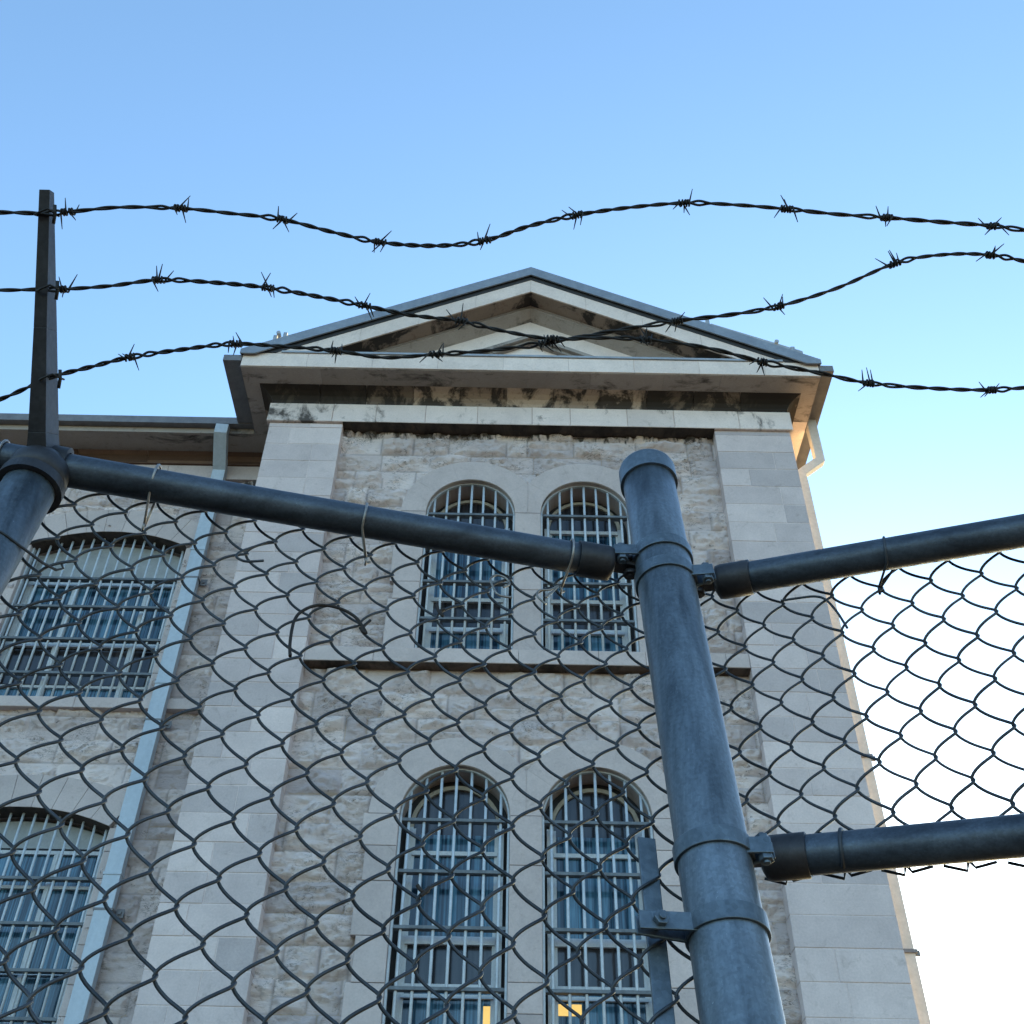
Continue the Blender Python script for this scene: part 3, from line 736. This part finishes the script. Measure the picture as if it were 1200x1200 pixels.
band(656, -1, .030); band(682, 1, .026); band(1092, -1, .050, 'tension_band', .018, True); band(1003, 1, .022)

# rails
def rail(P, a, b, cup=None, r=.0205, wob=.0):
    mb = MB(); n = 30; a = Vector(a); b = Vector(b)
    mb.tube([a+(b-a)*(i/n) for i in range(n+1)], r, 32); o = obj('rail', mb, M['rail'], P)
    if cup:
        d = (b-a).normalized() if cup == 1 else (a-b).normalized(); e = b if cup == 1 else a
        m2 = MB(); m2.tube([e-d*.040, e-d*.039, e-d*.002, e+d*.004, e+d*.008], .0234, 32, rf=[.97, 1, 1, .95, .6])
        u = d.cross(Vector((0,0,1))).normalized(); z = u.cross(d)
        q = e+d*.007
        m2.hexa([q-u*.011-z*.004, q+u*.011-z*.004, q+u*.011+z*.003, q-u*.011+z*.003],
                [q+d*.036-u*.010-z*.004, q+d*.036+u*.010-z*.004, q+d*.036+u*.010+z*.002, q+d*.036-u*.010+z*.002])
        bolt(m2, q+d*.024, z, .0045, .034)
        obj('rail_end', m2, M['cap'], P)
    return o
FL = thing('chain_link_fence', 'chain-link fence on the left with a dark top rail sloping down to the thick post', 'fence', (-.6, .95, GZ))
a = onP(60, 548, NL, OL); b = onP(711, 660, NL, OL); dirL = (b-a).normalized()
rail(FL, a-dirL*1.9, b, 1)
FR = thing('chain_link_fence', 'chain-link panel on the right framed by an upper and a lower rail against bright sky', 'fence', (.6, 1.0, GZ))
a2 = onP(845, 682, NR, OR_); b2 = onP(1200, 622, NR, OR_); d2 = (b2-a2).normalized(); rail(FR, a2, a2+d2*1.55, 2)
a3 = onP(902, 1006, NR, OR_); b3 = onP(1200, 979, NR, OR_); d3 = (b3-a3).normalized(); rail(FR, a3, a3+d3*1.5, 2)
e = MB(); pe = (a2+d2*1.57); e.tube([Vector((pe.x, pe.y, GZ)), pe+Vector((0,0,.1))], .0365, 24); obj('end_post', e, M['post'], FR)

# fabric: interlocked flattened spirals
def fabric(P, O, a, b, nrm, m0, m1, row_top, row_bot, q=.0058, jit=.0012, seed=0, rw=.00172, mode=None):
    rs = random.Random(seed); mb = MB()
    half = (a+b)/2; vert = (b-a)/2          # one column to the right / one row down (row = i-j)
    ew = .0021/half.length/2
    def warp(p):
        x, z = p.x*7, p.z*7
        dx = float(fbm(x, z, 51+seed, 3))-.5; dz = float(fbm(x+30, z, 77+seed, 3))-.5; dn = float(fbm(x/2, z/2, 91+seed, 2))-.5
        return p+half.normalized()*dx*jit*7+vert.normalized()*dz*jit*7+nrm*dn*.006
    for m in range(m0, m1+1):
        path = []
        # row at left bends: rows with parity (i-j) = m mod 2
        r = row_top; 
        if (r-m) % 2: starts_left = False
        else: starts_left = True
        n = int(row_top-row_bot); S = 10
        for k in range(n*S+1):
            t = k/S; ph = math.pi*t+(0 if starts_left else math.pi)
            c = math.cos(ph); sx = .90
            xx = math.asin(sx*c)/math.asin(sx); xx = .55*xx+.45*c
            col = m+.5-(.5+ew)*xx
            row = row_top-t
            i = (col+row)/2; j = (col-row)/2
            p = O+a*i+b*j+nrm*(q*math.sin(ph))
            path.append(p)
        # sample warp sparsely and interpolate
        ws = [warp(p)-p for p in path[::5]]
        path = [p+ws[min(k//5, len(ws)-1)].lerp(ws[min(k//5+1, len(ws)-1)], (k % 5)/5) for k, p in enumerate(path)]
        if mode == 'barbed':
            t = path[-1]; pr = path[-3]; s = 1 if (n % 2 == 0) == starts_left else -1
            path += [t+(t-pr)*.8+vert.normalized()*.003, t-half.normalized()*.024*s+vert.normalized()*.002]
        mb.tube(path, rw*rs.uniform(.95, 1.05), 6)
    return obj('wire_fabric', mb, M['wire'], P)
kl = .937
Ol = Vector((-.3353,1.04,.6299))*kl; al = Vector((.0303,.0138,.0329))*kl; bl = Vector((.0317,-.0001,-.0338))*kl
fabric(FL, Ol, al, bl, NL, -30, 16, 11, -64, seed=1)
kr = .94
Or = Vector((.4075,1.1888,.8152))*kr; ar = Vector((.0295,-.0079,.0315))*kr; br_ = Vector((.0293,-.0157,-.0358))*kr
fabric(FR, Or, ar, br_, NR, -5, 20, 5, -9, seed=2, mode='barbed')
# tension bar of the left fabric
t0 = onP(757, 983, NL, OFL); t1 = onP(779, 1200, NL, OFL); dt = (t1-t0).normalized(); t1 = t0+dt*2.05
wv = HL*.0095; th = NL*.0025; mb = MB()
mb.hexa([t0-wv-th, t0+wv-th, t0+wv+th, t0-wv+th], [t1-wv-th, t1+wv-th, t1+wv+th, t1-wv+th]); obj('tension_bar', mb, M['band_steel'], FL, bevel=.001)
# tie wires over the rails
def tie_loop(P, rail_c, d, nrm_back, hook, r=.0015, R=.0225, mat='tie'):
    # loops round the rail at rail_c (axis d) and comes together at hook
    up = Vector((0,0,1)); up = (up-d*up.dot(d)).normalized(); fw = d.cross(up).normalized()
    if fw.y > 0: fw = -fw                       # towards the camera
    pts = []
    h = hook-rail_c; hv = Vector((h.dot(fw), h.dot(up)))
    for k in range(15):
        an = math.radians(-60+270*k/14)         # from lower front over the top to the back
        pts.append(rail_c+fw*(R*math.cos(an))+up*(R*math.sin(an))+d*(.002*(k-7)/7))
    path = [hook+fw*.002]+[hook.lerp(pts[0], .5)+fw*.001]+pts+[hook-fw*.002]
    mb = MB(); mb.tube(path, r, 8)
    hk = [hook+fw*.003, hook+fw*.005-up*.004, hook-up*.008, hook-fw*.004-up*.003, hook-fw*.003+d*.006]
    mb.tube(hk, r, 8)
    obj('tie_wire', mb, M[mat], P)
def knuck(px, py, n, off): return onP(px, py, n, off)
for (rx, ry, hx_, hy) in ((183, 566, 169, 616), (427, 611, 429, 656), (668, 652, 657, 690), (4, 538, -8, 600)):
    tie_loop(FL, onP(rx, ry, NL, OL), dirL, None, knuck(hx_, hy, NL, OFL), r=.0016)
tie_loop(FR, onP(1040, 650, NR, OR_), d2, None, knuck(1030, 690, NR, OFR), r=.0016, mat='wire')
tie_loop(FR, onP(990, 999, NR, OR_), d3, None, knuck(962, 978, NR, OFR), r=.0019, R=.0235, mat='wire')

# ------------------------------------------------------------------ line post with barb arm
lax = Vector((0, .18, 1)).normalized(); lb = Vector((-.560, .944, .872))
def lp(s): return lb+lax*s
LP = thing('fence_post', 'scuffed fence post at the left edge, with a dark upright arm holding barbed wire', 'post', tuple(lp((GZ-lb.z)/lax.z)))
mb = MB(); mb.tube([lp((GZ-lb.z)/lax.z*(1-i/20)) for i in range(21)], .0300, 36); obj('pipe', mb, M['post'], LP)
mb = ring(lp(-.010), lax, .0302, .0375, .014); mb.tube([lp(-.006), lp(.022), lp(.034), lp(.040)], .0352, 36, rf=[1, 1, .82, .3])
obj('loop_cap', mb, M['cap'], LP)
rc_ = onP(60, 548, NL, OL); ringm = ring(rc_+dirL*.004, dirL, .0215, .0275, .030); obj('rail_loop', ringm, M['cap'], LP)
# arm: tapered pressed channel
tip = onA(52, 222, 1.29); base = lp(.018)+Vector((0,-.012,0)); ad = (tip-base).normalized(); sx = Vector((1,0,0)); sf = ad.cross(sx).normalized()
if sf.y > 0: sf = -sf
mb = MB()
def armsec(p, w, d): return (p, w, d)
def chan(p0, w0, d0, p1, w1, d1, t=.0028):
    # web facing the camera, flanges going back
    def sec(p, w, d):
        o = [(-w/2, 0), (w/2, 0), (w/2, -d), (w/2-t, -d), (w/2-t, -t), (-w/2+t, -t), (-w/2+t, -d), (-w/2, -d)]
        return [p+sx*a+sf*b for a, b in o]
    A, Bq = sec(p0, w0, d0), sec(p1, w1, d1)
    mb.add(A+Bq, [(i, (i+1) % 8, (i+1) % 8+8, i+8) for i in range(8)]+[(0,1,4,5),(1,2,3,4),(0,5,6,7),(8,13,12,9),(9,12,11,10),(8,15,14,13)])
mid = base.lerp(tip, .5)
chan(base, .026, .040, base.lerp(tip, .12), .021, .038); chan(base.lerp(tip, .1201), .021, .038, mid, .0155, .030); chan(mid, .0155, .030, tip, .0125, .013)
ridge = [base+sf*.003, mid+sf*.004, tip+sf*.001]
mb.tube([lp(.030)+Vector((0,-.006,0)), base.lerp(tip, .04)], .022, 16, rf=[1.2, .7])
obj('barb_arm', mb, M['cap'], LP, bevel=.0005)
for (cx_, cy_) in ((52, 250), (55, 339), (58, 443)):
    c0 = onA(cx_, cy_, 1.288); mb = MB()
    mb.tube([c0+sx*.012-sf*.012, c0+sx*.013+sf*.001, c0+sx*.006+sf*.006+ad*.004, c0-sx*.004+sf*.005, c0-sx*.011+sf*.001-ad*.002, c0-sx*.011-sf*.012], .0013, 6)
    mb.tube([c0+sx*.012+ad*.010, c0+sx*.0125-ad*.001, c0+sx*.011-ad*.012], .0022, 6); obj('wire_clip', mb, M['barb'], LP)
# extra tie wire round the line post
mb = MB(); c = onA(18, 648, 1.30); pts = []
cc = lp(-.115)
for k in range(15):
    an = math.radians(-160+215*k/14); pts.append(cc+Vector((math.cos(an)*.0315, math.sin(an)*.0315*1.0, .004*math.sin(an)+.006*k/14)))
hk = onP(66, 668, NL, OFL); path = [p for p in pts if True]
path = [cc+Vector((math.cos(a_)*.0318, math.sin(a_)*.0318, -.010*math.cos(a_))) for a_ in [math.radians(180+i*12) for i in range(13)]]+[hk.lerp(cc+Vector((.0318,0,-.01)), .4), hk, hk+Vector((.006,.002,.004)), hk+Vector((.004,-.004,.008))]
mb.tube(path, .0016, 8); obj('tie_wire', mb, M['wire'], LP)

# ------------------------------------------------------------------ barbed wires
def catmull(P, n):
    out = []
    for i in range(len(P)-1):
        p0 = P[max(i-1, 0)]; p1 = P[i]; p2 = P[i+1]; p3 = P[min(i+2, len(P)-1)]
        for k in range(n):
            t = k/n; out.append(.5*((2*p1)+(p2-p0)*t+(2*p0-5*p1+4*p2-p3)*t*t+(3*p1-p0-3*p2+p3)*t*t*t))
    out.append(P[-1]); return out
def barbed(label, pix, barbs, A, seed, tpitch=.050):
    rs = random.Random(seed)
    P = [onA(x, y, A+(x-60)*a1) for x, y in pix for a1 in (0.00003,)]
    path = catmull(P, 24)
    # arc length resample
    S = [0]
    for p, q in zip(path[:-1], path[1:]): S.append(S[-1]+(q-p).length)
    n = int(S[-1]/.0022); res = []; k = 0
    for i in range(n+1):
        s = S[-1]*i/n
        while k < len(S)-2 and S[k+1] < s: k += 1
        res.append(path[k].lerp(path[k+1], (s-S[k])/max(1e-9, S[k+1]-S[k])))
    root = thing('barbed_wire', label, 'barbed wire', tuple(res[0]), 'barbed wires strung above the fence')
    def frame(i):
        t = (res[min(i+1, n)]-res[max(i-1, 0)]).normalized(); a = t.cross(Vector((0,.66,-.75))).normalized(); return t, a, t.cross(a)
    bi = [min(range(n+1), key=lambda q: (res[q]-onA(bx, by, A+(bx-60)*.00003)).length) for bx, by in barbs]
    ph0 = rs.uniform(0, 6); sts = [[], []]; ph = ph0
    for i in range(n+1):
        t, a, b = frame(i); ds = S[-1]/n; ph += 2*math.pi*ds/(tpitch*(1+.25*math.sin(i*.013+seed)))
        for s in (0, 1):
            an = ph+math.pi*s; rr = .00125+.0003*math.sin(i*.021+seed*2)+.0016*sum(math.exp(-((i-q+(7 if q % 2 else -7))/5.0)**2) for q in bi)
            sts[s].append(res[i]+a*(rr*math.cos(an))+b*(rr*math.sin(an)))
    for s in (0, 1):
        mb = MB(); mb.tube(sts[s][::1], .00155, 7); obj('strand', mb, M['barb'], root)
    for (bx, by) in barbs:
        tgt = onA(bx, by, A+(bx-60)*.00003); i = min(range(n+1), key=lambda q: (res[q]-tgt).length); t, a, b = frame(i); mb = MB()
        for w in (0, 1):
            turns = rs.choice([1.5, 2.0]); m = 32; hp = []; off = (w-.5)*rs.uniform(.005, .009); sg = 1 if w else -1
            a0 = rs.choice([0, math.pi])+rs.uniform(-.5, .5)
            for q in range(m+1):
                an = a0+turns*2*math.pi*q/m*sg; hp.append(res[i]+t*(off+(q/m-.5)*.006)+a*(.0036*math.cos(an))+b*(.0036*math.sin(an)))
            e0 = (hp[0]-hp[1]).normalized(); e1 = (hp[-1]-hp[-2]).normalized()
            s0 = hp[0]+(e0+t*rs.uniform(-.85, .85)+a*rs.uniform(-.4, .4)).normalized()*rs.uniform(.009, .020)
            s1 = hp[-1]+(e1+t*rs.uniform(-.85, .85)+a*rs.uniform(-.4, .4)).normalized()*rs.uniform(.009, .020)
            mb.tube([s0]+hp+[s1], .00125, 6, rf=[.35]+[1]*len(hp)+[.35])
        obj('barb', mb, M['barb'], root)
    return root
barbed('topmost barbed wire, dipping low between its two humps and crossing only sky',
       [(-70,252),(0,249),(48,250),(84,248),(140,243),(210,244),(270,250),(330,257),(390,272),(446,284),(510,288),(568,282),(620,265),(676,252),(740,243),(803,238),(860,240),(922,245),(980,251),(1038,255),(1100,260),(1164,265),(1230,274),(1300,282)],
       [(-40,251),(79,248),(211,244),(330,256),(446,284),(567,282),(676,252),(803,238),(922,245),(1038,255),(1163,265)], 1.29, 1)
barbed('middle barbed wire at the arm, which drops across the pediment and ends lowest at right',
       [(-70,338),(0,340),(52,339),(74,339),(130,335),(187,328),(250,331),(312,337),(370,347),(426,358),(480,369),(538,376),(590,388),(645,397),(700,396),(757,398),(830,408),(893,424),(960,437),(1018,449),(1090,455),(1162,457),(1230,452),(1300,450)],
       [(-60,338),(74,339),(187,328),(313,337),(426,359),(540,376),(648,396),(757,398),(893,424),(1018,449),(1162,457)], 1.295, 2)
barbed('lowest barbed wire at the arm, climbing across the pediment to the upper right sky',
       [(-70,490),(0,468),(50,446),(74,438),(110,429),(150,419),(210,410),(272,403),(330,406),(393,411),(450,419),(512,415),(570,411),(640,402),(720,388),(795,376),(855,369),(912,359),(980,338),(1048,309),(1100,299),(1160,299),(1230,313),(1300,330)],
       [(-50,483),(151,419),(276,403),(393,411),(512,415),(638,402),(795,376),(912,359),(1048,310),(1160,300)], 1.30, 3)

# ------------------------------------------------------------------ stray wires caught in the mesh
def stray(label, pix, r, mat, off=-.008, n=NL, of=OFL):
    P = [onP(x, y, n, of+off) for x, y in pix]; mb = MB(); mb.tube(catmull(P, 8), r, 8)
    c = P[0]; o = thing('loose_wire', label, 'wire', tuple(c), None); obj('wire', mb, M[mat], o)
def stray1(label, pix, r, mat, off=-.008, n=NL, of=OFL):
    P = [onP(x, y, n, of+off) for x, y in pix]; mb = MB(); mb.tube(catmull(P, 8), r, 8)
    org = P[0]; mb.v = [(v[0]-org.x, v[1]-org.y, v[2]-org.z) for v in mb.v]
    o = obj('loose_wire', mb, M[mat]); o.location = org; o['label'] = label; o['category'] = 'wire'
stray1('long rusty wire arching over the mesh beside the upper left arched window', [(340,769),(340,752),(345,727),(356,715),(375,709),(398,713),(415,722),(424,733),(429,742),(424,737),(434,727)], .0019, 'rusty')
stray1('rusty hooked wire end below the left rail, right of the pale downpipe', [(322,636),(316,635),(300,640),(283,646),(277,651),(280,655),(290,658),(309,657)], .0016, 'wire')
stray1('short black twist of wire in front of the upper left arched window', [(512,708),(514,716),(519,722),(516,716),(521,714)], .0019, 'rusty')
stray1('small rusty barb of wire in front of the lower left arched window', [(489,1037),(493,1043),(499,1046),(503,1040),(498,1046),(493,1050)], .0018, 'rusty')
stray1('pale bent tie wire loop in front of the mullion of the upper arched windows', [(600,700),(584,697),(577,686),(575,678),(582,674),(592,677),(597,684),(590,688)], .0015, 'tie')
stray1('curved wire sticking out of the mesh under the right top rail', [(915,704),(935,701),(955,699),(968,703),(980,716),(988,728),(993,736)], .0016, 'wire', n=NR, of=OFR)
stray1('doubled stub of bent wire across the knuckles beside the thick post', [(640,708),(630,699),(632,692),(645,691),(655,686),(640,700),(645,694)], .0014, 'tie')

# ------------------------------------------------------------------ camera
cam = bpy.data.cameras.new('camera'); co = bpy.data.objects.new('camera', cam); C.objects.link(co)
cam.sensor_width = 36; cam.sensor_fit = 'HORIZONTAL'; cam.lens = F/1200*36; cam.clip_start = .01; cam.clip_end = 2000
eu = Vector((1,0,0)); ev = Vector((0, math.sin(TH), -math.cos(TH))); fw = Vector((0, math.cos(TH), math.sin(TH)))
xr = eu*math.cos(RO)-ev*math.sin(RO); yd = eu*math.sin(RO)+ev*math.cos(RO)
co.matrix_world = Matrix(((xr.x,-yd.x,-fw.x,0),(xr.y,-yd.y,-fw.y,0),(xr.z,-yd.z,-fw.z,0),(0,0,0,1)))
bpy.context.scene.camera = co
# ------------------------------------------------------------------ light
AZM, ELV = math.radians(18), math.radians(13)     # azimuth right of straight ahead
w = bpy.data.worlds.new('World'); bpy.context.scene.world = w; w.use_nodes = True; nt = w.node_tree
sky = nt.nodes.new('ShaderNodeTexSky'); sky.sky_type = 'NISHITA'; sky.sun_disc = False
sky.sun_elevation = ELV; sky.sun_rotation = AZM; sky.altitude = 0; sky.air_density = 1.0; sky.dust_density = .5; sky.ozone_density = 2.3
wt = nt.nodes.new('ShaderNodeMix'); wt.data_type = 'RGBA'; wt.blend_type = 'MULTIPLY'; wt.inputs[0].default_value = 1; wt.inputs[7].default_value = (.91, .995, .98, 1)
nt.links.new(sky.outputs[0], wt.inputs[6]); nt.links.new(wt.outputs[2], nt.nodes['Background'].inputs[0]); nt.nodes['Background'].inputs[1].default_value = .055
sl_ = bpy.data.lights.new('sun', 'SUN'); sl_.energy = 5; sl_.angle = math.radians(.5); sl_.color = (1, .75, .36)
so = bpy.data.objects.new('sun', sl_); C.objects.link(so)
sd = Vector((math.sin(AZM)*math.cos(ELV), math.cos(AZM)*math.cos(ELV), math.sin(ELV)))
so.rotation_euler = sd.to_track_quat('Z', 'Y').to_euler(); so.location = (20, -5, 20)
sc = bpy.context.scene; sc.view_settings.view_transform = 'Standard'; sc.view_settings.look = 'None'
sc.view_settings.gamma = 1; sc.view_settings.exposure = 3.25
